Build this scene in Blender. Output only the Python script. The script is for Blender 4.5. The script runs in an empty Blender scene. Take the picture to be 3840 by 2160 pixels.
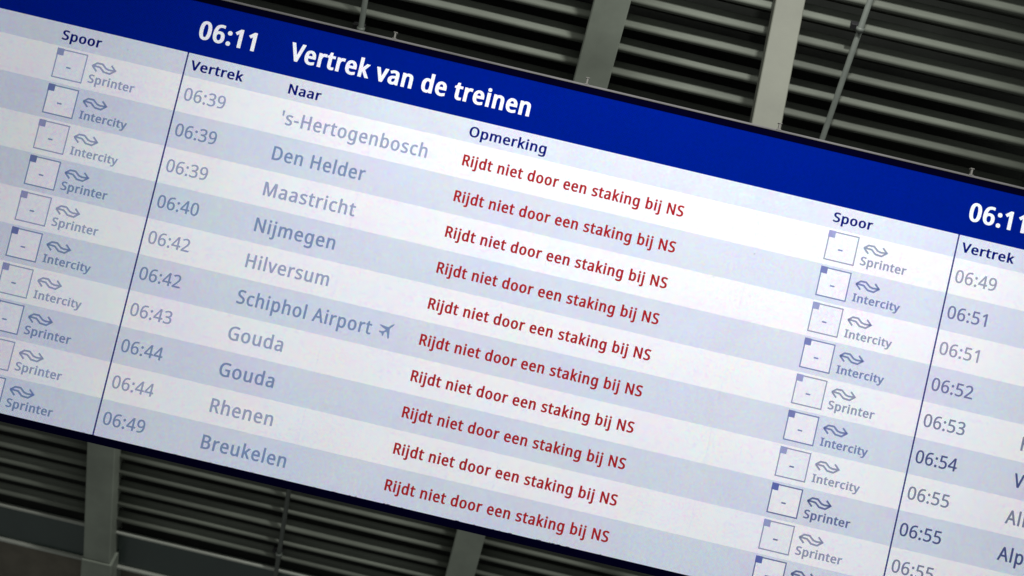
import bpy, math, json, random
from mathutils import Matrix, Vector
from mathutils.geometry import delaunay_2d_cdt

sc = bpy.context.scene
COL = sc.collection
rad = math.radians

# ------------------------------------------------------------------ frames
# Everything is laid out in "board units": one unit is the height of one
# timetable row. U is that height in metres. The board leans 12 degrees forward.
U = 0.12
LEAN = rad(12)
SLOPE = rad(34)                      # louvre wall, measured from the board plane
ORIGIN = Vector((0, 0, 3.3))
ca, sa = math.cos(LEAN), math.sin(LEAN)
W = Matrix(((1, 0, 0), (0, sa, ca), (0, -ca, sa)))      # board (right, down, into) -> world

def bw(x, y, z):
    return ORIGIN + W @ (Vector((x, y, z)) * U)

# ------------------------------------------------------------------ camera
Rc = Matrix(((0.9732109244598887, -0.22958017386192395, -0.012387101414682246),
             (0.2299137934137884, 0.9718850422054425, 0.050784961705283654),
             (0.0003796182433413661, -0.05227244500551005, 0.9986327890586886)))
tc = Vector((-8.9363313439606, -5.784827887790315, 39.809227217159986))
cam_pos = ORIGIN + W @ ((-(Rc.transposed() @ tc)) * U)
cd = bpy.data.cameras.new('camera')
cam = bpy.data.objects.new('camera', cd)
COL.objects.link(cam)
cam.matrix_world = Matrix.Translation(cam_pos) @ (W @ Rc.transposed() @ Matrix.Diagonal((1, -1, -1))).to_4x4()
cd.sensor_width = 36
cd.lens = 5500 * 36 / 3840
cd.clip_start = 0.05
cd.clip_end = 200
cd.dof.use_dof = True
cd.dof.focus_distance = 39.9 * U
cd.dof.aperture_fstop = 2.4
sc.camera = cam

# ------------------------------------------------------------------ light of the hall
world = bpy.data.worlds.new('World')
sc.world = world
world.use_nodes = True
bg = world.node_tree.nodes['Background']
bg.inputs[0].default_value = (0.97, 1.0, 0.96, 1)
bg.inputs[1].default_value = 0.17

def area(name, loc, target, sx, sy, power, col):
    l = bpy.data.lights.new(name, 'AREA')
    l.shape = 'RECTANGLE'; l.size = sx; l.size_y = sy
    l.energy = power; l.color = col
    o = bpy.data.objects.new(name, l)
    COL.objects.link(o)
    o.location = loc
    o.rotation_euler = (Vector(target) - Vector(loc)).to_track_quat('-Z', 'Y').to_euler()
    return o
area('hall_lamp', (1.3, -2.55, 5.75), (1.3, 0.7, 3.6), 6.0, 0.25, 98, (1.0, 1.0, 0.93))
# added spot without a real lamp: its soft pool imitates lens falloff over the board
sp = bpy.data.lights.new('falloff_spot', 'SPOT')
sp.energy = 760; sp.color = (1.0, 0.985, 0.95); sp.spot_size = rad(58); sp.spot_blend = 1.0; sp.shadow_soft_size = 0.12
so = bpy.data.objects.new('falloff_spot', sp)
COL.objects.link(so)
so.location = (1.9, -2.9, 5.95)
so.rotation_euler = (Vector((1.62, 0.0, 2.98)) - so.location).to_track_quat('-Z', 'Y').to_euler()

sc.view_settings.view_transform = 'Standard'
sc.view_settings.look = 'None'
sc.view_settings.exposure = 0
sc.view_settings.gamma = 1
sc.view_settings.use_curve_mapping = False

# ------------------------------------------------------------------ materials
def lin(c):
    out = []
    for v in c:
        v = v / 255.0
        out.append(v / 12.92 if v <= 0.04045 else ((v + 0.055) / 1.055) ** 2.4)
    return out

_mats = {}
def screen(rgb):
    """A lit display surface: shows its colour by its own light and reflects a little hall light."""
    key = ('s',) + tuple(rgb)
    if key in _mats: return _mats[key]
    m = bpy.data.materials.new('display_%02x%02x%02x' % tuple(rgb)); m.use_nodes = True
    nt = m.node_tree; N = nt.nodes; L = nt.links
    b = N['Principled BSDF']
    c = lin(rgb)
    tc_ = N.new('ShaderNodeTexCoord')
    geo = N.new('ShaderNodeNewGeometry')
    n1 = N.new('ShaderNodeTexNoise'); n1.inputs['Scale'].default_value = 170; n1.inputs['Detail'].default_value = 1
    n2 = N.new('ShaderNodeTexNoise'); n2.inputs['Scale'].default_value = 5.5; n2.inputs['Detail'].default_value = 2
    mp = N.new('ShaderNodeMapping'); mp.inputs['Scale'].default_value = (150, 1, 9)
    n3 = N.new('ShaderNodeTexNoise'); n3.inputs['Scale'].default_value = 1; n3.inputs['Detail'].default_value = 1
    L.new(geo.outputs['Position'], n1.inputs['Vector'])
    L.new(geo.outputs['Position'], n2.inputs['Vector'])
    L.new(geo.outputs['Position'], mp.inputs['Vector'])
    L.new(mp.outputs[0], n3.inputs['Vector'])
    def centred(node, amp):
        a = N.new('ShaderNodeVectorMath'); a.operation = 'SUBTRACT'; a.inputs[1].default_value = (.5, .5, .5)
        L.new(node.outputs['Color'], a.inputs[0])
        k = N.new('ShaderNodeVectorMath'); k.operation = 'SCALE'; k.inputs['Scale'].default_value = amp
        L.new(a.outputs[0], k.inputs[0]); return k.outputs[0]
    s1 = N.new('ShaderNodeVectorMath'); s1.operation = 'ADD'
    L.new(centred(n1, 0.55), s1.inputs[0]); L.new(centred(n2, 0.14), s1.inputs[1])
    s2 = N.new('ShaderNodeVectorMath'); s2.operation = 'ADD'
    L.new(s1.outputs[0], s2.inputs[0]); L.new(centred(n3, 0.07), s2.inputs[1])
    n4 = N.new('ShaderNodeTexNoise'); n4.inputs['Scale'].default_value = 48; n4.inputs['Detail'].default_value = 1
    L.new(geo.outputs['Position'], n4.inputs['Vector'])
    s2b = N.new('ShaderNodeVectorMath'); s2b.operation = 'ADD'
    L.new(s2.outputs[0], s2b.inputs[0]); L.new(centred(n4, 0.09), s2b.inputs[1]); s2 = s2b
    sep = N.new('ShaderNodeSeparateXYZ'); L.new(geo.outputs['Position'], sep.inputs[0])
    def wave(sock, period):
        a = N.new('ShaderNodeMath'); a.operation = 'MULTIPLY'; a.inputs[1].default_value = 2 * math.pi / period
        L.new(sock, a.inputs[0])
        b2 = N.new('ShaderNodeMath'); b2.operation = 'SINE'; L.new(a.outputs[0], b2.inputs[0]); return b2.outputs[0]
    pr = N.new('ShaderNodeMath'); pr.operation = 'MULTIPLY'
    L.new(wave(sep.outputs['X'], LED), pr.inputs[0]); L.new(wave(sep.outputs['Z'], LED), pr.inputs[1])
    pk = N.new('ShaderNodeMath'); pk.operation = 'MULTIPLY_ADD'; pk.inputs[1].default_value = 0.14; pk.inputs[2].default_value = 1.0
    L.new(pr.outputs[0], pk.inputs[0])
    cb = N.new('ShaderNodeCombineXYZ')
    for i_ in range(3): L.new(pk.outputs[0], cb.inputs[i_])
    s3 = N.new('ShaderNodeVectorMath'); s3.operation = 'ADD'
    L.new(cb.outputs[0], s3.inputs[1])
    L.new(s2.outputs[0], s3.inputs[0])
    mul = N.new('ShaderNodeVectorMath'); mul.operation = 'MULTIPLY'; mul.inputs[1].default_value = c
    L.new(s3.outputs[0], mul.inputs[0])
    tint = N.new('ShaderNodeVectorMath'); tint.operation = 'MULTIPLY'; tint.inputs[1].default_value = (0.94, 0.98, 1.14)
    L.new(mul.outputs[0], tint.inputs[0])
    L.new(tint.outputs[0], b.inputs['Emission Color'])
    b.inputs['Emission Strength'].default_value = EMIT
    b8 = N.new('ShaderNodeVectorMath'); b8.operation = 'SCALE'; b8.inputs['Scale'].default_value = 0.8
    L.new(mul.outputs[0], b8.inputs[0]); L.new(b8.outputs[0], b.inputs['Base Color'])
    b.inputs['Roughness'].default_value = 0.7
    b.inputs['Specular IOR Level'].default_value = 0.0
    _mats[key] = m
    return m
EMIT = 0.235
LED = 0.0086         # spacing of the visible LED weave in metres

def paint(name, col, rough=0.45, spec=0.5, metal=0.0, dirt=0.25, scale=6.0, stretch=(1, 1, 1)):
    if name in _mats: return _mats[name]
    m = bpy.data.materials.new(name); m.use_nodes = True
    nt = m.node_tree; N = nt.nodes; L = nt.links
    b = N['Principled BSDF']
    geo = N.new('ShaderNodeNewGeometry')
    mp = N.new('ShaderNodeMapping'); mp.inputs['Scale'].default_value = stretch
    L.new(geo.outputs['Position'], mp.inputs['Vector'])
    n = N.new('ShaderNodeTexNoise'); n.inputs['Scale'].default_value = scale; n.inputs['Detail'].default_value = 6
    n.inputs['Roughness'].default_value = 0.6
    L.new(mp.outputs[0], n.inputs['Vector'])
    r = N.new('ShaderNodeValToRGB')
    r.color_ramp.elements[0].position = 0.3; r.color_ramp.elements[1].position = 0.7
    r.color_ramp.elements[0].color = (*[v * (1 - dirt) for v in col], 1)
    r.color_ramp.elements[1].color = (*[min(1, v * (1 + dirt * 0.5)) for v in col], 1)
    L.new(n.outputs['Fac'], r.inputs[0]); L.new(r.outputs[0], b.inputs['Base Color'])
    mr = N.new('ShaderNodeMapRange'); mr.inputs['To Min'].default_value = rough * 0.8; mr.inputs['To Max'].default_value = min(1, rough * 1.25)
    L.new(n.outputs['Fac'], mr.inputs['Value']); L.new(mr.outputs[0], b.inputs['Roughness'])
    bp = N.new('ShaderNodeBump'); bp.inputs['Strength'].default_value = 0.08; bp.inputs['Distance'].default_value = 0.004
    L.new(n.outputs['Fac'], bp.inputs['Height']); L.new(bp.outputs[0], b.inputs['Normal'])
    b.inputs['Specular IOR Level'].default_value = spec
    b.inputs['Metallic'].default_value = metal
    _mats[name] = m
    return m

M_RIB = paint('grey_green_paint', (0.235, 0.265, 0.222), 0.55, 0.3, dirt=0.24, scale=4)
M_COLUMN = paint('pale_column_paint', (0.155, 0.162, 0.135), 0.6, 0.25, dirt=0.2, scale=5)
M_SLAT = paint('dusty_slat_metal', (0.140, 0.155, 0.130), 0.65, 0.2, dirt=0.45, scale=5, stretch=(0.25, 1, 1))
M_ROD = paint('rod_paint', (0.11, 0.125, 0.112), 0.45, 0.4, dirt=0.2, scale=8)
M_SILL = paint('sill_metal', (0.34, 0.36, 0.32), 0.4, 0.5, dirt=0.2, scale=6, stretch=(0.3, 1, 1))
M_PANEL = paint('dark_fascia', (0.05, 0.072, 0.067), 0.25, 0.5, dirt=0.2, scale=2)
M_WALL = paint('brown_concrete', (0.17, 0.155, 0.125), 0.85, 0.2, dirt=0.25, scale=9)
M_VOID = paint('void_dark', (0.05, 0.055, 0.05), 0.9, 0.1, dirt=0.3, scale=3)  # for the added backing: dark colour stands for the unlit depth behind the slats
M_BEZEL = paint('navy_bezel', (0.0010, 0.0008, 0.012), 0.8, 0.0, dirt=0.15, scale=20)
M_ALU = paint('worn_aluminium', (0.17, 0.165, 0.17), 0.5, 0.4, metal=0.3, dirt=0.3, scale=14, stretch=(0.3, 1, 1))
M_CASE = paint('black_casing', (0.02, 0.02, 0.022), 0.6, 0.3, dirt=0.2, scale=6)
M_CLIP = paint('clip_steel', (0.24, 0.235, 0.22), 0.35, 0.5, metal=0.3, dirt=0.1, scale=20)

# ------------------------------------------------------------------ object helpers
def link(name, me, parent=None, loc=None, label=None):
    o = bpy.data.objects.new(name, me)
    COL.objects.link(o)
    if parent is not None: o.parent = parent
    if loc is not None: o.location = loc
    if label: o['label'] = label
    return o

def mesh(name, verts, faces, mat, smooth=False):
    me = bpy.data.meshes.new(name)
    me.from_pydata([tuple(v) for v in verts], [], faces)
    me.materials.append(mat)
    if smooth:
        for p in me.polygons: p.use_smooth = True
    me.update()
    return me

def box_vf(x0, x1, y0, y1, z0, z1, b=0.0):
    """A box, chamfered by b along its edges."""
    if b <= 0:
        v = [(x, y, z) for x in (x0, x1) for y in (y0, y1) for z in (z0, z1)]
        f = [(0, 1, 3, 2), (4, 6, 7, 5), (0, 4, 5, 1), (2, 3, 7, 6), (0, 2, 6, 4), (1, 5, 7, 3)]
        return v, f
    v = []; idx = {}
    for i, x in enumerate((x0, x1)):
        for j, y in enumerate((y0, y1)):
            for k, z in enumerate((z0, z1)):
                sx = b if i == 0 else -b; sy = b if j == 0 else -b; sz = b if k == 0 else -b
                idx[i, j, k, 0] = len(v); v.append((x, y + sy, z + sz))
                idx[i, j, k, 1] = len(v); v.append((x + sx, y, z + sz))
                idx[i, j, k, 2] = len(v); v.append((x + sx, y + sy, z))
    f = []
    for a in range(3):
        for s in (0, 1):
            q = []
            for (p, r) in ((0, 0), (1, 0), (1, 1), (0, 1)):
                c = [0, 0, 0]; c[a] = s; c[(a + 1) % 3] = p; c[(a + 2) % 3] = r
                q.append(idx[c[0], c[1], c[2], a])
            f.append(tuple(q))
    for a in range(3):
        o1, o2 = (a + 1) % 3, (a + 2) % 3
        for p in (0, 1):
            for r in (0, 1):
                c0 = [0, 0, 0]; c0[o1] = p; c0[o2] = r
                c1 = list(c0); c1[a] = 1
                f.append((idx[(*c0, o1)], idx[(*c1, o1)], idx[(*c1, o2)], idx[(*c0, o2)]))
    for i in (0, 1):
        for j in (0, 1):
            for k in (0, 1):
                f.append((idx[i, j, k, 0], idx[i, j, k, 1], idx[i, j, k, 2]))
    return v, f

def fix_normals(me):
    import bmesh
    bm = bmesh.new(); bm.from_mesh(me)
    bmesh.ops.recalc_face_normals(bm, faces=bm.faces)
    bm.to_mesh(me); bm.free()
    return me

def box(name, x0, x1, y0, y1, z0, z1, mat, parent, b=0.0, label=None):
    v, f = box_vf(x0, x1, y0, y1, z0, z1, b)
    return link(name, fix_normals(mesh(name, v, f, mat)), parent, label=label)

def tube_vf(p0, p1, r, n=14):
    p0 = Vector(p0); p1 = Vector(p1); d = (p1 - p0).normalized()
    a = d.cross(Vector((0, 1, 0)));
    if a.length < .1: a = d.cross(Vector((1, 0, 0)))
    a.normalize(); b = d.cross(a)
    v = []; f = []
    for p in (p0, p1):
        for i in range(n):
            t = 2 * math.pi * i / n
            v.append(tuple(p + (a * math.cos(t) + b * math.sin(t)) * r))
    for i in range(n):
        j = (i + 1) % n
        f.append((i, j, n + j, n + i))
    f.append(tuple(range(n))); f.append(tuple(range(2 * n - 1, n - 1, -1)))
    return v, f

def empty(name, loc, rx, label, cat):
    o = bpy.data.objects.new(name, None)
    COL.objects.link(o)
    o.location = loc; o.rotation_euler = (rx, 0, 0)
    o['label'] = label; o['category'] = cat
    return o

# ------------------------------------------------------------------ lettering
GLYPHS = json.loads(r'''{"'":[315,[[119,639,91,1000,224,1000,196,639]]],"-":[451,[[56,321,56,430,395,430,395,321]]],"0":[801,[[399,-14,296,1,213,47,149,123,104,225,78,352,69,501,77,652,102,779,144,880,207,954,292,1000,399,1015,502,1000,585,955,650,880,696,778,723,652,732,501,724,352,699,225,655,123,592,48,508,1],[399,91,467,102,520,136,560,193,596,321,608,501,596,680,560,808,520,865,467,899,399,910,331,899,277,865,239,808,204,680,192,501,204,321,239,193,277,136,331,102]]],"1":[801,[[377,0,377,699,378,796,382,871,342,834,296,794,189,707,125,790,395,1000,497,1000,497,0]]],"2":[801,[[67,0,67,102,329,367,457,501,502,560,535,617,555,676,562,741,549,814,513,866,456,898,385,909,317,903,257,884,201,854,144,814,78,896,142,942,214,980,295,1005,385,1014,472,1006,546,983,606,943,652,890,679,825,688,748,680,672,655,602,617,534,566,466,431,324,223,118,223,112,728,112,728,0]]],"3":[801,[[338,-14,262,-11,192,-2,126,15,63,41,63,155,129,128,199,107,270,94,339,90,455,103,533,142,578,205,592,287,584,344,560,389,519,422,430,453,312,464,216,464,216,569,314,569,422,582,501,620,548,681,564,758,552,822,515,870,458,900,382,910,307,904,244,887,130,826,69,910,128,950,201,983,286,1006,381,1014,477,1006,554,983,614,944,657,893,682,834,690,766,676,676,634,606,569,556,483,527,483,521,588,495,662,445,707,374,721,284,711,202,681,130,629,69,555,24,459,-5]]],"4":[801,[[508,0,508,227,29,227,29,332,500,1006,627,1006,627,338,773,338,773,227,627,227,627,0],[150,338,508,338,508,653,511,777,515,874,510,874,482,817,450,765]]],"5":[801,[[347,-14,273,-11,202,0,140,17,88,41,88,157,144,129,211,109,281,95,349,91,449,104,527,144,565,185,588,239,595,307,580,393,535,457,457,497,345,510,255,503,174,489,112,528,150,1000,651,1000,651,888,255,888,231,598,296,608,385,613,481,605,563,579,630,536,681,478,711,406,721,319,710,223,677,142,623,75,548,26,456,-4]]],"6":[801,[[417,-14,327,-2,245,34,176,94,123,179,88,290,77,427,82,534,96,639,123,739,165,828,224,905,304,964,407,1001,535,1014,600,1011,658,1001,658,896,602,909,538,913,449,905,377,881,319,843,275,793,243,732,221,664,208,589,200,508,209,508,247,554,298,592,364,617,445,626,527,617,597,591,655,547,700,487,726,412,735,322,726,225,697,143,649,76,585,26,508,-4],[416,90,496,104,559,146,600,219,613,322,601,408,565,473,505,515,420,529,359,523,305,502,262,471,229,433,209,390,202,346,208,286,225,226,255,172,297,128,350,99]]],"7":[801,[[190,0,601,888,62,888,62,1000,732,1000,732,905,326,0]]],"8":[801,[[403,-14,304,-6,222,17,155,57,107,110,78,176,69,255,76,319,97,374,131,421,174,461,223,494,276,522,209,569,152,624,114,692,101,776,111,847,140,905,186,952,246,986,318,1007,399,1014,519,999,615,952,662,905,690,846,699,775,692,718,673,669,643,627,604,590,508,529,620,463,666,423,701,377,724,323,731,259,721,181,692,114,642,60,576,19,496,-6],[405,577,472,611,527,651,565,703,577,770,565,832,528,877,471,905,398,915,328,905,271,877,234,832,221,770,227,723,246,683,275,651,312,624],[401,84,491,96,557,132,597,188,611,258,596,324,553,379,486,424,401,464,378,472,297,430,237,382,201,324,189,254,202,187,241,132,307,96]]],"9":[801,[[269,-14,204,-11,143,0,143,105,201,91,266,87,356,95,428,119,485,157,529,207,562,266,584,335,597,411,604,490,595,490,558,446,506,408,440,383,357,374,277,383,207,409,149,453,105,513,79,588,70,676,80,774,110,857,158,924,221,973,299,1004,389,1014,480,1002,562,966,631,905,683,820,717,710,728,573,724,466,709,361,683,261,641,172,581,95,501,36,398,-1],[384,471,446,477,500,498,544,529,576,567,597,610,604,654,598,714,580,773,550,827,508,871,455,901,389,910,310,896,247,853,206,780,192,678,204,592,239,526,298,484]]],":":[375,[[186,580,154,585,126,602,107,632,101,675,107,720,126,749,154,765,186,770,220,765,249,749,268,720,275,675,268,632,249,602,220,585],[186,-20,154,-14,126,3,107,32,101,76,107,120,126,148,154,164,186,169,220,164,249,148,268,120,275,76,268,32,249,3,220,-14]]],"A":[895,[[0,0,391,1004,504,1004,894,0,763,0,643,310,246,310,127,0],[289,422,605,422,493,724,479,765,460,826,445,874,423,789,402,724]]],"B":[910,[[136,0,136,1000,422,1000,586,986,705,945,758,899,790,835,801,752,789,671,752,606,692,558,611,531,611,524,671,510,725,487,770,455,805,412,827,355,835,284,824,201,793,131,742,74,672,33,587,8,487,0],[262,574,447,574,555,585,623,616,659,667,671,738,656,809,613,856,537,883,427,892,262,892],[262,106,464,106,576,119,648,158,687,218,700,294,687,365,646,421,571,457,454,469,262,469]]],"D":[1022,[[136,0,136,1000,444,1000,585,986,706,944,804,875,877,779,922,658,937,510,922,355,876,228,799,128,695,57,567,14,415,0],[262,108,398,108,575,133,702,207,779,332,804,506,793,627,760,725,705,799,630,851,537,882,426,892,262,892]]],"G":[1020,[[564,-14,421,2,303,48,209,124,141,226,99,352,85,500,101,646,147,772,222,874,324,950,452,998,604,1014,685,1010,763,999,835,980,902,955,854,846,735,887,667,899,597,903,486,891,393,855,317,796,262,715,228,616,217,500,227,388,256,289,305,208,377,146,472,108,594,95,706,102,790,119,790,416,570,416,570,528,916,528,916,38,834,15,752,-1,664,-11]]],"H":[1038,[[136,0,136,1000,262,1000,262,577,775,577,775,1000,901,1000,901,0,775,0,775,466,262,466,262,0]]],"I":[475,[[56,0,56,73,174,99,174,899,56,927,56,1000,417,1000,417,927,300,899,300,99,417,73,417,0]]],"M":[1270,[[136,0,136,1000,322,1000,630,181,636,181,950,1000,1134,1000,1134,0,1010,0,1010,615,1013,759,1020,875,1014,875,681,0,577,0,248,877,242,877,249,760,252,606,252,0]]],"N":[1064,[[136,0,136,1000,282,1000,815,172,821,172,817,239,813,338,811,436,811,1000,929,1000,929,0,782,0,246,831,241,831,249,709,252,559,252,0]]],"O":[1094,[[548,-14,450,-7,364,15,289,50,199,128,136,231,98,357,85,503,98,647,136,772,199,874,289,951,364,987,450,1008,549,1015,687,999,801,952,891,875,956,772,995,647,1008,501,995,356,956,230,891,128,801,50,687,2],[548,95,651,107,734,143,797,204,840,285,867,384,875,501,867,618,840,717,797,798,735,857,652,893,549,905,446,893,363,857,299,798,254,717,227,618,218,501,227,384,254,285,298,204,362,143,445,107]]],"R":[871,[[136,0,136,1000,412,1000,525,992,617,969,687,929,736,874,766,803,776,716,769,643,746,583,713,535,672,498,625,470,576,448,850,0,703,0,461,413,262,413,262,0],[262,520,412,520,517,532,590,568,632,628,646,710,639,769,620,816,587,849,512,880,405,891,262,891]]],"S":[769,[[346,-14,265,-11,190,-1,125,14,71,34,71,154,197,113,273,100,352,95,450,106,520,139,563,190,577,256,572,301,556,339,527,371,484,401,342,462,230,514,149,576,113,626,91,687,84,759,94,833,125,896,173,946,237,983,315,1006,403,1014,482,1010,555,999,620,981,679,958,640,850,527,888,465,900,401,903,318,893,259,863,223,817,211,758,217,711,232,674,260,642,301,613,430,556,511,523,579,487,633,446,672,398,695,339,703,268,692,185,660,116,606,60,535,19,448,-6]]],"V":[840,[[357,0,0,1000,132,1000,357,359,395,243,420,140,445,244,483,361,707,1000,840,1000,483,0]]],"a":[786,[[301,-14,208,-1,132,40,94,83,72,139,64,209,74,278,104,335,153,382,222,416,313,438,424,448,552,452,552,497,542,577,511,627,462,655,396,664,339,659,284,646,185,606,147,699,201,724,263,744,332,759,403,763,487,757,555,737,606,703,643,655,665,591,672,511,672,0,583,0,559,106,553,106,503,53,450,15,386,-7],[329,85,416,99,487,138,522,179,543,233,550,300,550,367,440,363,321,349,246,318,205,271,192,207,202,153,230,115,274,93]]],"b":[861,[[475,-14,395,-6,331,18,280,54,242,95,232,95,207,0,119,0,119,1064,242,1064,242,805,240,716,235,651,242,651,280,695,331,731,395,755,475,763,562,752,637,720,700,666,747,590,775,494,784,375,775,257,746,160,699,84,636,30,561,-3],[457,88,518,96,568,121,607,162,644,253,657,377,644,501,606,590,543,643,454,661,383,653,327,631,289,592,254,505,242,380,242,374,254,252,288,162,327,121,383,96]]],"c":[672,[[420,-14,326,-4,243,27,174,78,121,153,88,250,77,371,89,497,123,597,178,672,249,724,333,755,429,765,539,753,626,724,588,622,510,646,426,657,329,639,260,586,218,497,204,373,218,253,258,165,300,124,354,100,419,92,477,96,527,105,613,136,613,27,530,-4]]],"d":[861,[[385,-14,298,-3,223,29,161,83,114,159,86,256,77,374,86,492,115,590,162,666,224,721,299,754,387,765,466,757,529,732,579,697,619,654,627,654,623,708,619,765,619,1064,742,1064,742,0,643,0,625,101,619,101,580,57,529,20,465,-6],[405,88,476,95,532,117,572,153,608,235,620,350,620,373,609,496,574,588,535,629,478,654,403,662,343,654,293,627,254,583,217,491,204,371,217,252,254,162,293,121,343,96]]],"e":[790,[[438,-14,338,-3,250,29,177,84,123,159,88,255,77,370,87,484,118,581,168,659,235,717,316,753,409,765,499,754,575,723,636,672,681,604,709,522,718,426,718,352,204,352,213,273,235,209,270,158,317,121,375,98,444,91,511,94,571,104,685,143,685,35,571,-2,510,-11],[207,450,590,450,579,536,546,604,489,649,408,664,329,650,268,607,227,539]]],"g":[861,[[406,-336,256,-324,136,-289,136,-175,261,-219,413,-234,499,-220,565,-177,607,-110,620,-22,620,7,622,55,625,99,619,99,560,36,482,-1,387,-14,297,-3,221,31,159,88,113,165,86,261,77,374,86,485,113,580,159,659,221,718,296,753,385,765,456,758,519,737,574,701,620,651,627,651,644,751,742,751,742,-13,733,-111,706,-192,660,-255,596,-300,511,-327],[405,87,474,94,529,114,570,148,609,227,622,345,622,374,609,506,569,595,526,631,471,654,402,661,344,653,296,628,256,586,217,495,204,373,217,250,256,160,295,120,345,95]]],"h":[866,[[119,0,119,1064,242,1064,242,752,235,647,244,647,287,697,342,734,407,756,478,763,561,756,630,734,683,698,722,646,744,576,752,489,752,0,630,0,630,480,612,581,556,641,462,661,387,653,329,630,289,590,254,504,242,388,242,0]]],"i":[361,[[182,875,154,880,130,895,114,919,109,954,114,989,130,1013,154,1027,182,1032,209,1027,232,1013,248,989,254,954,248,919,232,895,209,880],[119,0,119,751,242,751,242,0]]],"j":[361,[[182,875,154,880,130,895,114,919,109,954,114,989,130,1013,154,1027,182,1032,209,1027,232,1013,248,989,254,954,248,919,232,895,209,880],[31,-336,-31,-331,-77,-319,-77,-220,-34,-230,15,-234,56,-228,90,-209,112,-174,119,-116,119,751,242,751,242,-112,230,-206,192,-277,152,-310,98,-330]]],"k":[748,[[119,0,119,1064,241,1064,241,508,239,450,235,387,241,387,266,419,300,461,331,497,570,751,714,751,410,430,735,0,587,0,326,350,241,276,241,0]]],"l":[361,[[119,0,119,1064,242,1064,242,0]]],"m":[1310,[[119,0,119,751,218,751,237,648,244,648,285,700,338,736,400,758,465,765,569,751,646,709,695,639,702,639,746,695,805,734,872,757,943,765,1020,757,1084,736,1133,700,1168,647,1189,577,1196,489,1196,0,1074,0,1074,483,1057,582,1006,641,922,661,856,654,804,633,765,598,730,521,718,415,718,0,597,0,597,483,580,582,528,641,443,661,375,653,322,630,286,591,253,506,242,389,242,0]]],"n":[866,[[119,0,119,751,218,751,237,648,244,648,287,700,345,736,411,758,480,765,563,757,630,736,683,700,722,647,744,577,752,489,752,0,630,0,630,480,612,581,556,641,462,661,388,653,330,630,290,591,254,506,242,389,242,0]]],"o":[847,[[422,-14,328,-3,244,32,175,88,122,165,88,261,77,377,87,491,119,587,171,664,241,720,326,754,426,765,522,753,606,719,675,664,728,588,761,492,772,377,761,262,730,166,677,88,607,31,522,-3],[424,88,493,97,549,123,591,166,631,258,644,377,631,495,591,585,549,627,493,653,423,661,353,653,298,627,256,585,217,495,204,377,218,258,257,166,299,123,355,97]]],"p":[861,[[119,-336,119,751,220,751,237,648,242,648,281,694,331,731,394,756,476,765,563,754,637,722,700,668,747,593,775,496,784,377,775,259,747,162,700,85,637,30,562,-3,475,-14,395,-6,331,19,281,54,242,95,234,95,239,35,242,-28,242,-336],[457,88,519,98,569,126,608,171,635,229,651,299,657,378,644,494,607,584,568,627,517,653,454,661,385,654,331,632,292,597,256,515,242,401,242,377,254,254,288,163,327,122,383,97]]],"r":[578,[[119,0,119,751,220,751,234,613,239,613,281,671,333,720,396,754,469,765,515,763,557,756,542,643,502,650,461,653,405,645,353,621,308,583,272,533,250,471,242,401,242,0]]],"s":[671,[[308,-14,235,-11,173,-1,120,14,73,34,73,146,181,104,246,90,311,85,392,93,447,116,478,151,489,196,485,223,473,246,452,269,418,291,304,342,179,398,133,429,99,465,78,510,71,566,80,624,106,674,149,713,239,752,353,765,419,761,481,751,592,714,550,616,451,650,398,660,345,664,278,658,229,639,199,610,189,573,194,544,207,520,232,499,268,478,382,430,504,375,549,343,581,307,601,262,608,207,599,140,572,85,527,42,431,0]]],"t":[506,[[349,-14,292,-9,240,6,195,34,160,77,137,138,129,218,129,655,22,655,22,714,130,763,179,923,252,923,252,751,469,751,469,655,252,655,252,221,260,162,285,120,323,95,370,87,427,92,475,102,475,8,419,-8]]],"u":[866,[[384,-14,301,-7,232,15,179,51,141,103,118,173,111,259,111,751,235,751,235,268,254,168,309,108,402,88,477,96,534,119,575,158,611,244,623,360,623,751,746,751,746,0,646,0,627,99,622,99,578,48,521,13,454,-7]]],"v":[711,[[284,0,0,751,132,751,291,308,315,239,338,167,352,109,357,109,373,168,397,241,420,308,580,751,711,751,426,0]]],"y":[714,[[118,-336,59,-333,15,-325,15,-227,53,-232,98,-235,156,-226,202,-199,237,-157,265,-102,304,-3,1,751,133,751,296,324,333,216,359,119,364,119,390,211,429,325,581,751,714,751,391,-104,346,-199,289,-273,242,-308,185,-329]]]," ":[364,[]]}''')

def outline(ch, grow):
    """Closed outlines of one letter (cap height 1), grown outward by `grow`."""
    out = []
    for flat in GLYPHS[ch][1]:
        p = [(flat[i] / 1000, flat[i + 1] / 1000) for i in range(0, len(flat), 2)]
        n = len(p)
        ar = sum(p[i][0] * p[(i + 1) % n][1] - p[(i + 1) % n][0] * p[i][1] for i in range(n))
        out.append((p, ar))
    res = []
    if not out: return res
    outer = max(out, key=lambda q: abs(q[1]))[1]
    sgn = 1 if outer > 0 else -1
    for p, ar in out:
        n = len(p); q = []
        for i in range(n):
            a, b_, c = p[i - 1], p[i], p[(i + 1) % n]
            d1 = Vector((b_[0] - a[0], b_[1] - a[1])); d2 = Vector((c[0] - b_[0], c[1] - b_[1]))
            if d1.length < 1e-6 or d2.length < 1e-6:
                q.append(b_); continue
            d1.normalize(); d2.normalize()
            n1 = Vector((d1.y, -d1.x)) * sgn; n2 = Vector((d2.y, -d2.x)) * sgn
            m_ = n1 + n2
            k = m_.length_squared
            s_ = min(2 / max(k, 1e-6), 1.45 / max(math.sqrt(k), 1e-6))
            q.append((b_[0] + m_.x * s_ * grow, b_[1] + m_.y * s_ * grow * 0.5))
        res.append(q)
    return res

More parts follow.
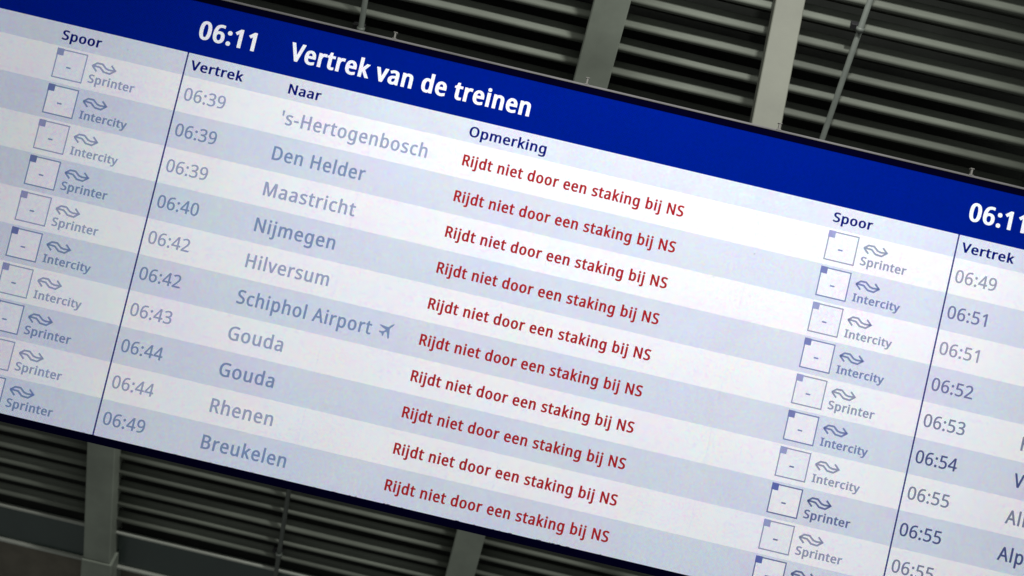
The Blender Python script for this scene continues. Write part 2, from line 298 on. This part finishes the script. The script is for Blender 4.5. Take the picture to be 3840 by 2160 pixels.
_fill = {}
def fill(polys):
    """Triangulate closed outlines (holes run the other way round), robust to crossings."""
    pts = []; edges = []
    for q in polys:
        o = len(pts)
        pts += [Vector(p) for p in q]
        edges += [(o + i, o + (i + 1) % len(q)) for i in range(len(q))]
    vo, eo, fo, _a, _b, _c = delaunay_2d_cdt(pts, edges, [], 0, 1e-6)
    keep = []
    for t in fo:
        cx = sum(vo[i].x for i in t) / len(t); cz = sum(vo[i].y for i in t) / len(t)
        wn = 0
        for q in polys:
            n = len(q)
            for i in range(n):
                ax, az = q[i]; bx, bz = q[(i + 1) % n]
                if (az <= cz) != (bz <= cz):
                    xi = ax + (cz - az) / (bz - az) * (bx - ax)
                    if xi > cx: wn += 1 if bz > az else -1
        if wn != 0: keep.append(tuple(t))
    return [(p.x, p.y) for p in vo], keep

_text = {}
def text_mesh(s, width, cap, grow, squeeze=None, track=0.0):
    """Flat lettering mesh, left edge at x=0, baseline at z=0. width: target width or None."""
    key = (s, width, cap, grow, squeeze, track)
    if key in _text: return _text[key]
    pen = 0; letters = []
    for ch in s:
        o_ = outline(ch, grow)
        if o_: letters.append([[(x + pen, z) for x, z in q] for q in o_])
        pen += GLYPHS[ch][0] / 1000 + 1.6 * grow + track
    xs = [x for l_ in letters for q in l_ for x, z in q]
    x0, x1 = min(xs), max(xs)
    kz = cap / (1 + grow)
    kx = (width / (x1 - x0)) if width else kz * squeeze
    v = []; f = []
    for n_, polys in enumerate(letters):      # letter by letter, so that neighbours never merge
        lv, lf = fill(polys)
        o_ = len(v)
        v += [((x - x0) * kx * U, -0.00003 * (n_ % 2), (z + grow * 0.5) * kz * U) for x, z in lv]
        f += [tuple(o_ + i for i in q) for q in lf]
    _text[key] = (v, f, (x1 - x0) * kx)
    return _text[key]

_tm = {}
def text(name, s, x, y, cap, col, parent, width=None, grow=0.0, squeeze=0.9, label=None, lift=0.0004, track=0.0):
    key = (s, width, cap, grow, squeeze, tuple(col), track)
    if key not in _tm:
        v, f, w = text_mesh(s, width, cap, grow, squeeze, track)
        _tm[key] = mesh(name, v, f, screen(col))
    return link(name, _tm[key], parent, (x * U, -lift, -y * U), label or ('lettering ' + s))

def stroke_vf(pts, w, closed=False):
    """A flat band of width w along points (x, y down), mitred at its bends."""
    v = []; f = []; n = len(pts)
    P = [Vector(p) for p in pts]
    for i in range(n):
        if closed or 0 < i < n - 1:
            d1 = (P[i] - P[i - 1]).normalized(); d2 = (P[(i + 1) % n] - P[i]).normalized()
        elif i == 0: d1 = d2 = (P[1] - P[0]).normalized()
        else: d1 = d2 = (P[-1] - P[-2]).normalized()
        n1 = Vector((-d1.y, d1.x)); n2 = Vector((-d2.y, d2.x)); m_ = n1 + n2
        k = min(2 / max(m_.length_squared, .5), 2.5)
        o = m_ * k * w / 2
        v += [(P[i].x + o.x, P[i].y + o.y), (P[i].x - o.x, P[i].y - o.y)]
    for i in range(n if closed else n - 1):
        a = 2 * i; b = 2 * ((i + 1) % n)
        f.append((a, a + 1, b + 1, b))
    return v, f

def flat(name, verts, faces, col, parent, lift, label=None, key=None):
    """A flat shape on the display: verts are (x right, y down) in units."""
    if key is not None and (key, tuple(col)) in _tm:
        me = _tm[key, tuple(col)]
    else:
        me = mesh(name, [(x * U, -lift, -y * U) for x, y in verts], faces, screen(col))
        if key is not None: _tm[key, tuple(col)] = me
    return link(name, me, parent, label=label)

def rect(name, x0, x1, y0, y1, col, parent, lift, label=None):
    return flat(name, [(x0, y0), (x1, y0), (x1, y1), (x0, y1)], [(0, 3, 2, 1)], col, parent, lift, label)

# ------------------------------------------------------------------ departure board
P_ = 21.513           # width of one page
GH = 0.632            # height of the column heading strip
HH = 1.427            # height of the blue title bar
TOP = -(GH + HH)
X0, X1 = -P_ / 2, P_ * 1.5

board = empty('departure_board', bw(0, 0, 0), LEAN,
              'long lit train departure board with blue title bar and pale striped rows, leaning forward', 'departure board')
box('casing', X0 * U, X1 * U, 0.004, 0.16, -10.21 * U, -(TOP - 0.17) * U, M_CASE, board, 0.004)
# navy bezel, standing proud of the display: top and bottom bars
box('bezel_top', X0 * U, X1 * U, -0.002, 0.0038, -(TOP - 0.001) * U, -(TOP - 0.17) * U, M_BEZEL, board, 0.0008)
box('bezel_bottom', X0 * U, X1 * U, -0.002, 0.0038, -10.215 * U, -10.002 * U, M_BEZEL, board, 0.0008)
# aluminium profile along the top: two thin lips with a groove between
zt = -(TOP - 0.172) * U
box('top_profile', X0 * U, X1 * U, -0.004, 0.150, zt, zt + 0.0055, M_ALU, board, 0.001)
box('top_lip', X0 * U, X1 * U, 0.060, 0.066, zt + 0.006, zt + 0.020, M_ALU, board, 0.001)
n = 0
for k in range(-1, 7):
    x = (k * P_ / 4 - 0.03)
    if not X0 < x < X1: continue
    v, f = box_vf(-0.0028, 0.0028, -0.003, 0.012, 0.004, 0.021, 0.0006)
    v2, f2 = box_vf(-0.0065, 0.0065, -0.004, 0.013, 0.0215, 0.0245, 0.0006)
    v3, f3 = box_vf(-0.0075, 0.0075, -0.004, 0.013, 0.0, 0.0035, 0.0006)
    o = len(v); f = f + [tuple(i + o for i in q) for q in f2]; v = v + v2
    o = len(v); f = f + [tuple(i + o for i in q) for q in f3]; v = v + v3
    link('joint_clip', fix_normals(mesh('joint_clip', v, f, M_CLIP)), board, (x * U, 0, zt + 0.0057))

WHITE = (248, 248, 253)
GREY = (219, 225, 240)
BOXW = (243, 243, 251)
BLUE = (0, 27, 134)
NAVY = (12, 25, 116)
TITLE = (246, 247, 255)
RED = (172, 34, 42)
LINE = (16, 18, 84)

LOGO_A = [(-2.443, 0.325), (-2.323, 0.225), (-2.176, 0.222), (-2.06, 0.318), (-1.975, 0.340), (-1.80, 0.327)]
LOGO_B = [(-2.43, 0.322), (-2.379, 0.314), (-2.224, 0.322), (-2.10, 0.424), (-1.929, 0.437), (-1.800, 0.327), (-1.932, 0.205)]
LOGO_C = [(-2.438, 0.318), (-2.295, 0.452)]

def logo_vf():
    v = []; f = []
    for pts in (LOGO_A, LOGO_B, LOGO_C):
        a, b_ = stroke_vf(pts, 0.049)
        o = len(v); v += a; f += [tuple(i + o for i in q) for q in b_]
    return v, f
LV, LF = logo_vf()

PLANE = [(7.181, 5.268), (7.145, 5.335), (7.077, 5.405), (7.085, 5.481), (7.109, 5.671), (7.072, 5.682), (7.008, 5.505),
         (6.95, 5.543), (6.935, 5.648), (6.919, 5.644), (6.881, 5.575), (6.805, 5.55), (6.807, 5.519), (6.889, 5.518),
         (6.935, 5.500), (6.971, 5.453), (6.877, 5.417), (6.781, 5.363), (6.793, 5.345), (6.902, 5.362), (6.976, 5.369),
         (7.038, 5.370), (7.095, 5.307), (7.158, 5.262)]

def divider(page, x):
    v = []; f = []
    step = 0.078; y = -GH
    i = 0
    while y < 10:
        y2 = min(y + step * 0.62, 10)
        o = len(v)
        v += [(x - 0.012, y), (x + 0.026, y), (x + 0.026, y2), (x - 0.012, y2)]
        f.append((o, o + 3, o + 2, o + 1))
        y += step
    rect('divider_line', x - 0.016, x + 0.028, -GH, 10, (96, 104, 172), page, 0.00025)
    d = flat('divider_dashes', v, f, (8, 14, 92), page, 0.00035)
    d['kind'] = 'stuff'

def column_of_platforms(page, xo, kinds, tone):
    text('column_heading', 'Spoor', xo - 3.43, -0.190, 0.265, NAVY, page, width=1.095, grow=0.055)
    for r, kind in enumerate(kinds):
        gray = r % 2
        c = tone(r, gray)
        sq = tone(r, gray, True)
        bx0, bx1, by0, by1 = xo - 3.458, xo - 2.612, r + 0.062, r + 0.872
        w = 0.034
        rect('platform_box', bx0, bx1, by0, by1, BOXW, page, 0.00025, 'white platform number box holding a dash')
        v, f = stroke_vf([(bx0 + w / 2, by0 + w / 2), (bx1 - w / 2, by0 + w / 2), (bx1 - w / 2, by1 - w / 2), (bx0 + w / 2, by1 - w / 2)], w, True)
        flat('box_outline', v, f, c, page, 0.00035)
        rect('box_corner', bx0 - 0.006, bx0 + 0.184, by0 - 0.010, by0 + 0.178, sq, page, 0.00045)
        rect('dash', xo - 3.118, xo - 2.992, r + 0.515, r + 0.555, tone(r, 1), page, 0.00045)
        if kind is None: continue
        o = flat('railway_logo', LV, LF, c, page, 0.00035, 'double arrow railway emblem', key='logo')
        o.location = (xo * U, 0, -r * U)
        if kind == 'S':
            text('train_type', 'Sprinter', xo - 2.462, r + 0.795, 0.235, c, page, width=1.28, grow=0.055)
        else:
            text('train_type', 'Intercity', xo - 2.452, r + 0.805, 0.222, c, page, width=1.315, grow=0.055)

def page_base(x0, x1, label):
    pg = rect('display_page', x0, x1, TOP, 10, WHITE, board, 0.0, label)
    rect('title_bar', x0, x1, TOP, -GH, BLUE, pg, 0.00012)
    rect('heading_strip', x0, x1, -GH, 0, GREY, pg, 0.00012)
    for r in range(10):
        rect('row_band', x0, x1, r, r + 1, GREY if r % 2 else WHITE, pg, 0.00012)
    return pg

def tone_left(r, gray, square=False):
    if square: return (112, 124, 176) if gray else (152, 158, 200)
    return (130, 149, 187) if gray else (161, 170, 199)
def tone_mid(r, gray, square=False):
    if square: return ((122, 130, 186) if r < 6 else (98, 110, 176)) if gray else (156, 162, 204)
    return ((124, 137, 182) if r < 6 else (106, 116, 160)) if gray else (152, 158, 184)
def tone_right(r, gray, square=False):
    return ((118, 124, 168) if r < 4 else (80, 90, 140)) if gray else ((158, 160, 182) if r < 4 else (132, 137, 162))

pageA = page_base(X0, 0, 'left display page showing only its platform column')
column_of_platforms(pageA, 0, 'SIISSIISSS', tone_left)

pageB = page_base(0, P_, 'middle display page listing ten cancelled trains in full')
divider(pageB, 0)
text('clock_time', '06:11', 0.15, -1.065, 0.51, TITLE, pageB, width=1.562, grow=0.062)
text('board_title', 'Vertrek van de treinen', 2.685, -1.062, 0.505, TITLE, pageB, width=6.71, grow=0.06)
text('column_heading', 'Vertrek', 0.144, -0.185, 0.268, NAVY, pageB, width=1.472, grow=0.055)
text('column_heading', 'Naar', 2.885, -0.168, 0.272, NAVY, pageB, width=0.905, grow=0.055)
text('column_heading', 'Opmerking', 7.928, -0.166, 0.285, NAVY, pageB, width=2.145, grow=0.05)
TIMES = ['06:39', '06:39', '06:39', '06:40', '06:42', '06:42', '06:43', '06:44', '06:44', '06:49']
DEST = ["'s-Hertogenbosch", 'Den Helder', 'Maastricht', 'Nijmegen', 'Hilversum', 'Schiphol Airport', 'Gouda', 'Gouda', 'Rhenen', 'Breukelen']
DW = [4.07, 2.573, None, 2.225, 2.297, 3.712, 1.512, 1.512, 1.725, 2.328]
for r in range(10):
    c = tone_left(r, r % 2)
    text('departure_time', TIMES[r], 0.168, r + 0.66, 0.352, c, pageB, width=1.142, grow=0.024)
    text('destination_name', DEST[r], 2.878, r + 0.684, 0.378, c, pageB, width=DW[r], grow=0.036, track=0.035, squeeze=0.90)
    text('remark', 'Rijdt niet door een staking bij NS', 7.93, r + 0.645, 0.305, RED, pageB, width=6.155, grow=0.056, track=0.02)
flat('aeroplane_symbol', PLANE, [tuple(range(len(PLANE)))], tone_left(5, 1), pageB, 0.0004, 'small aeroplane symbol after the airport name')
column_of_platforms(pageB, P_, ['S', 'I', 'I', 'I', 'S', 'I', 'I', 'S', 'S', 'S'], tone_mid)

pageC = page_base(P_, X1, 'right display page cut off after its departure times')
divider(pageC, P_)
text('clock_time', '06:11', P_ + 0.15, -1.065, 0.51, TITLE, pageC, width=1.562, grow=0.062)
text('column_heading', 'Vertrek', P_ + 0.144, -0.185, 0.268, NAVY, pageC, width=1.472, grow=0.055)
T2 = ['06:49', '06:51', '06:51', '06:52', '06:53', '06:54', '06:55', '06:55', '06:55']
D2 = {4: 'Hilversum', 5: 'Venlo', 6: 'Almere', 7: 'Alphen'}
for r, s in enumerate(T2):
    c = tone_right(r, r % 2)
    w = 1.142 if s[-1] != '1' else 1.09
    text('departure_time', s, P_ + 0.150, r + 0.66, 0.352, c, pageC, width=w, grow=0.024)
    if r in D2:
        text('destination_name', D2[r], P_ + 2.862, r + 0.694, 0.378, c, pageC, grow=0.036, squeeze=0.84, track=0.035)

# hair-thin joints between the LED cabinets, and three dead pixels
for k in range(-1, 6):
    x = k * P_ / 4
    if abs(x % P_) < .01 or abs(x % P_ - P_) < .01: continue
    pg = pageA if x < 0 else (pageB if x < P_ else pageC)
    rect('cabinet_joint', x - 0.003, x + 0.003, -GH, 10, (206, 211, 226), pg, 0.0003)
rng = random.Random(4)
for x, y in ((-1.625, -0.333), (2.13, 6.12), (15.25, 2.02), (16.2, 1.15), (1.9, 8.1), (7.0, 4.1), (18.85, 1.30)):
    pg = pageA if x < 0 else pageB
    rect('dead_pixel', x, x + 0.026, y, y + 0.026, (92, 96, 112), pg, 0.00012)
# ragged LED edge: small dark teeth where the lowest display rows meet the bezel
for i in range(34):
    x = rng.uniform(-1, 14)
    rect('bezel_notch', x, x + rng.uniform(0.02, 0.12), 9.985, 10.004, (10, 10, 50), pageB if x > 0 else pageA, 0.00012)

# mounting brackets behind the casing
for x in (-6, 5.4, 16.0, 27):
    box('mounting_bracket', (x - 0.5) * U, (x + 0.5) * U, 0.161, 0.20, -8.5 * U, -0.5 * U, M_CASE, board, 0.004)

# ------------------------------------------------------------------ post the board hangs from
post = empty('hanging_post', (0, 0, 0), 0, 'pale upright steel post rising from behind the board, lightest upright in view', 'post')
pc = bw(16.0, -4, 2.0)
cx, cy = pc.x, pc.y
zb = bw(0, -1.0, 1.4).z
box('shaft', cx - 0.425 * U, cx + 0.425 * U, cy, cy + 0.5 * U, zb, 6.2, M_COLUMN, post, 0.003)
box('end_plate', cx - 0.6 * U, cx + 0.6 * U, cy - 0.004, cy + 0.5 * U + 0.02, 6.2005, 6.23, M_COLUMN, post, 0.003)

# ------------------------------------------------------------------ louvred wall
# local frame: x right, y away from the hall, z up the slope. s = distance down the slope in units.
wall = empty('louvred_wall', bw(0, -2.4, 6.0), LEAN + SLOPE,
             'sloping wall of dusty dark grey metal louvres behind the departure board', 'louvred wall')
PITCH = 0.7775
S0 = -5.66
# slat profile in (y, z) units: face plate, rolled nose, return flange
prof = [(0.11, 0.34), (0.075, 0.24), (0.035, 0.165), (-0.045, 0.105)]
for i in range(9):
    t = rad(110 + i * 22)
    prof.append((-0.03 + 0.092 * math.cos(t), 0.0 + 0.092 * math.sin(t)))
prof += [(0.04, -0.095), (0.50, -0.345), (0.512, -0.322), (0.075, -0.045), (0.06, 0.03), (0.135, 0.34)]
def slat_mesh(x0, x1, seed):
    rg = random.Random(seed)
    n = len(prof); v = []; f = []
    cols = 5
    for c in range(cols):
        x = x0 + (x1 - x0) * c / (cols - 1)
        dz = rg.uniform(-0.016, 0.016); dy = rg.uniform(-0.008, 0.008)
        for y, z in prof: v.append((x * U, (y + dy) * U, (z + dz) * U))
    for c in range(cols - 1):
        for i in range(n):
            j = (i + 1) % n
            f.append((c * n + i, c * n + j, (c + 1) * n + j, (c + 1) * n + i))
    f.append(tuple(range(n))); f.append(tuple(range(cols * n - 1, (cols - 1) * n - 1, -1)))
    me = fix_normals(mesh('slat', v, f, M_SLAT, True))
    return me
BAYS = [(-12.5, -3.3), (-3.2, 10.75), (10.85, 25.6)]
rg = random.Random(7)
for b_, (xa, xb) in enumerate(BAYS):
    variants = [slat_mesh(xa, xb, 10 * b_ + i) for i in range(5)]
    for k in range(-6, 35):
        s = S0 + k * PITCH
        o = link('slat', variants[rg.randrange(5)], wall, (0, rg.uniform(-.006, .006) * U, -(s + rg.uniform(-.012, .012)) * U))
        o.rotation_euler = (rad(rg.uniform(-4.5, 4.5) + (7 if k == 32 else 0)), rad(rg.uniform(-.02, .02)), 0)

def rib(xc0, slope, label):
    """A box beam down the slope; xc0 is its centre at s=0 and it drifts by slope per unit."""
    w = 0.53; y0, y1 = -0.70, 0.62
    v, f = box_vf(-w * U, w * U, y0 * U, y1 * U, -22.55 * U, 11 * U, 0.004)
    v = [(x + (xc0 + slope * (-z / U)) * U, y, z) for x, y, z in v]
    link('rib', fix_normals(mesh('rib', v, f, M_RIB)), wall, label=label)
    xf = xc0 + slope * 23.5
    v, f = box_vf((xf - 0.60) * U, (xf + 0.60) * U, (y0 - 0.05) * U, (y1) * U, -28 * U, -22.56 * U, 0.004)
    link('rib_foot', fix_normals(mesh('rib_foot', v, f, M_RIB)), wall)
rib(-3.72 + 0.0, 0.0215, 'left rib, its right side showing')
rib(10.90, -0.0150, 'middle rib, partly hidden by the board')
rib(25.3, 0.0, 'right rib')

def rod(xc, joint):
    v, f = tube_vf((xc * U, -0.30 * U, 11 * U), (xc * U, -0.30 * U, -24 * U), 0.088 * U)
    r = link('rod', fix_normals(mesh('rod', v, f, M_ROD, True)), wall)
    for s in (joint, joint + 5.44, joint + 10.9, joint + 16.3, joint - 5.44):
        if not -9 < s < 21.2: continue
        v, f = tube_vf((xc * U, -0.30 * U, -(s - 0.07) * U), (xc * U, -0.30 * U, -(s + 0.07) * U), 0.125 * U)
        link('rod_collar', fix_normals(mesh('rod_collar', v, f, M_ROD, True)), wall)
        v, f = box_vf((xc - 0.28) * U, (xc + 0.10) * U, -0.24 * U, 0.06 * U, -(s + 0.05) * U, -(s - 0.10) * U, 0.001)
        link('rod_bracket', fix_normals(mesh('rod_bracket', v, f, M_CASE)), wall)
rod(18.24, -4.95)
rod(3.69, -1.0 + 5.1)
rod(-10.9, -2.0)

for xa, xb in ((-12.5, -3.5), (-3.2, 10.5), (10.7, 25.2)):
    box('sill', xa * U, xb * U, -0.10 * U, 0.09 * U, -21.53 * U, -21.38 * U, M_SILL, wall, 0.005)
    box('fascia_panel', xa * U, xb * U, 0.14 * U, 0.3 * U, -23.26 * U, -21.54 * U, M_PANEL, wall)
    box('lower_rail', xa * U, xb * U, -0.02 * U, 0.3 * U, -23.38 * U, -23.27 * U, M_SILL, wall, 0.002)
box('void_backing', -13 * U, 26 * U, 2.6 * U, 2.8 * U, -24 * U, 12 * U, M_VOID, wall)  # added dark sheet: keeps world light out so the slat gaps read black

lw = box('wall', -14 * U, 27 * U, 0.9 * U, 2.5 * U, -34 * U, -24.25 * U, M_WALL, None)
lw.matrix_world = wall.matrix_basis.copy()
lw['kind'] = 'structure'
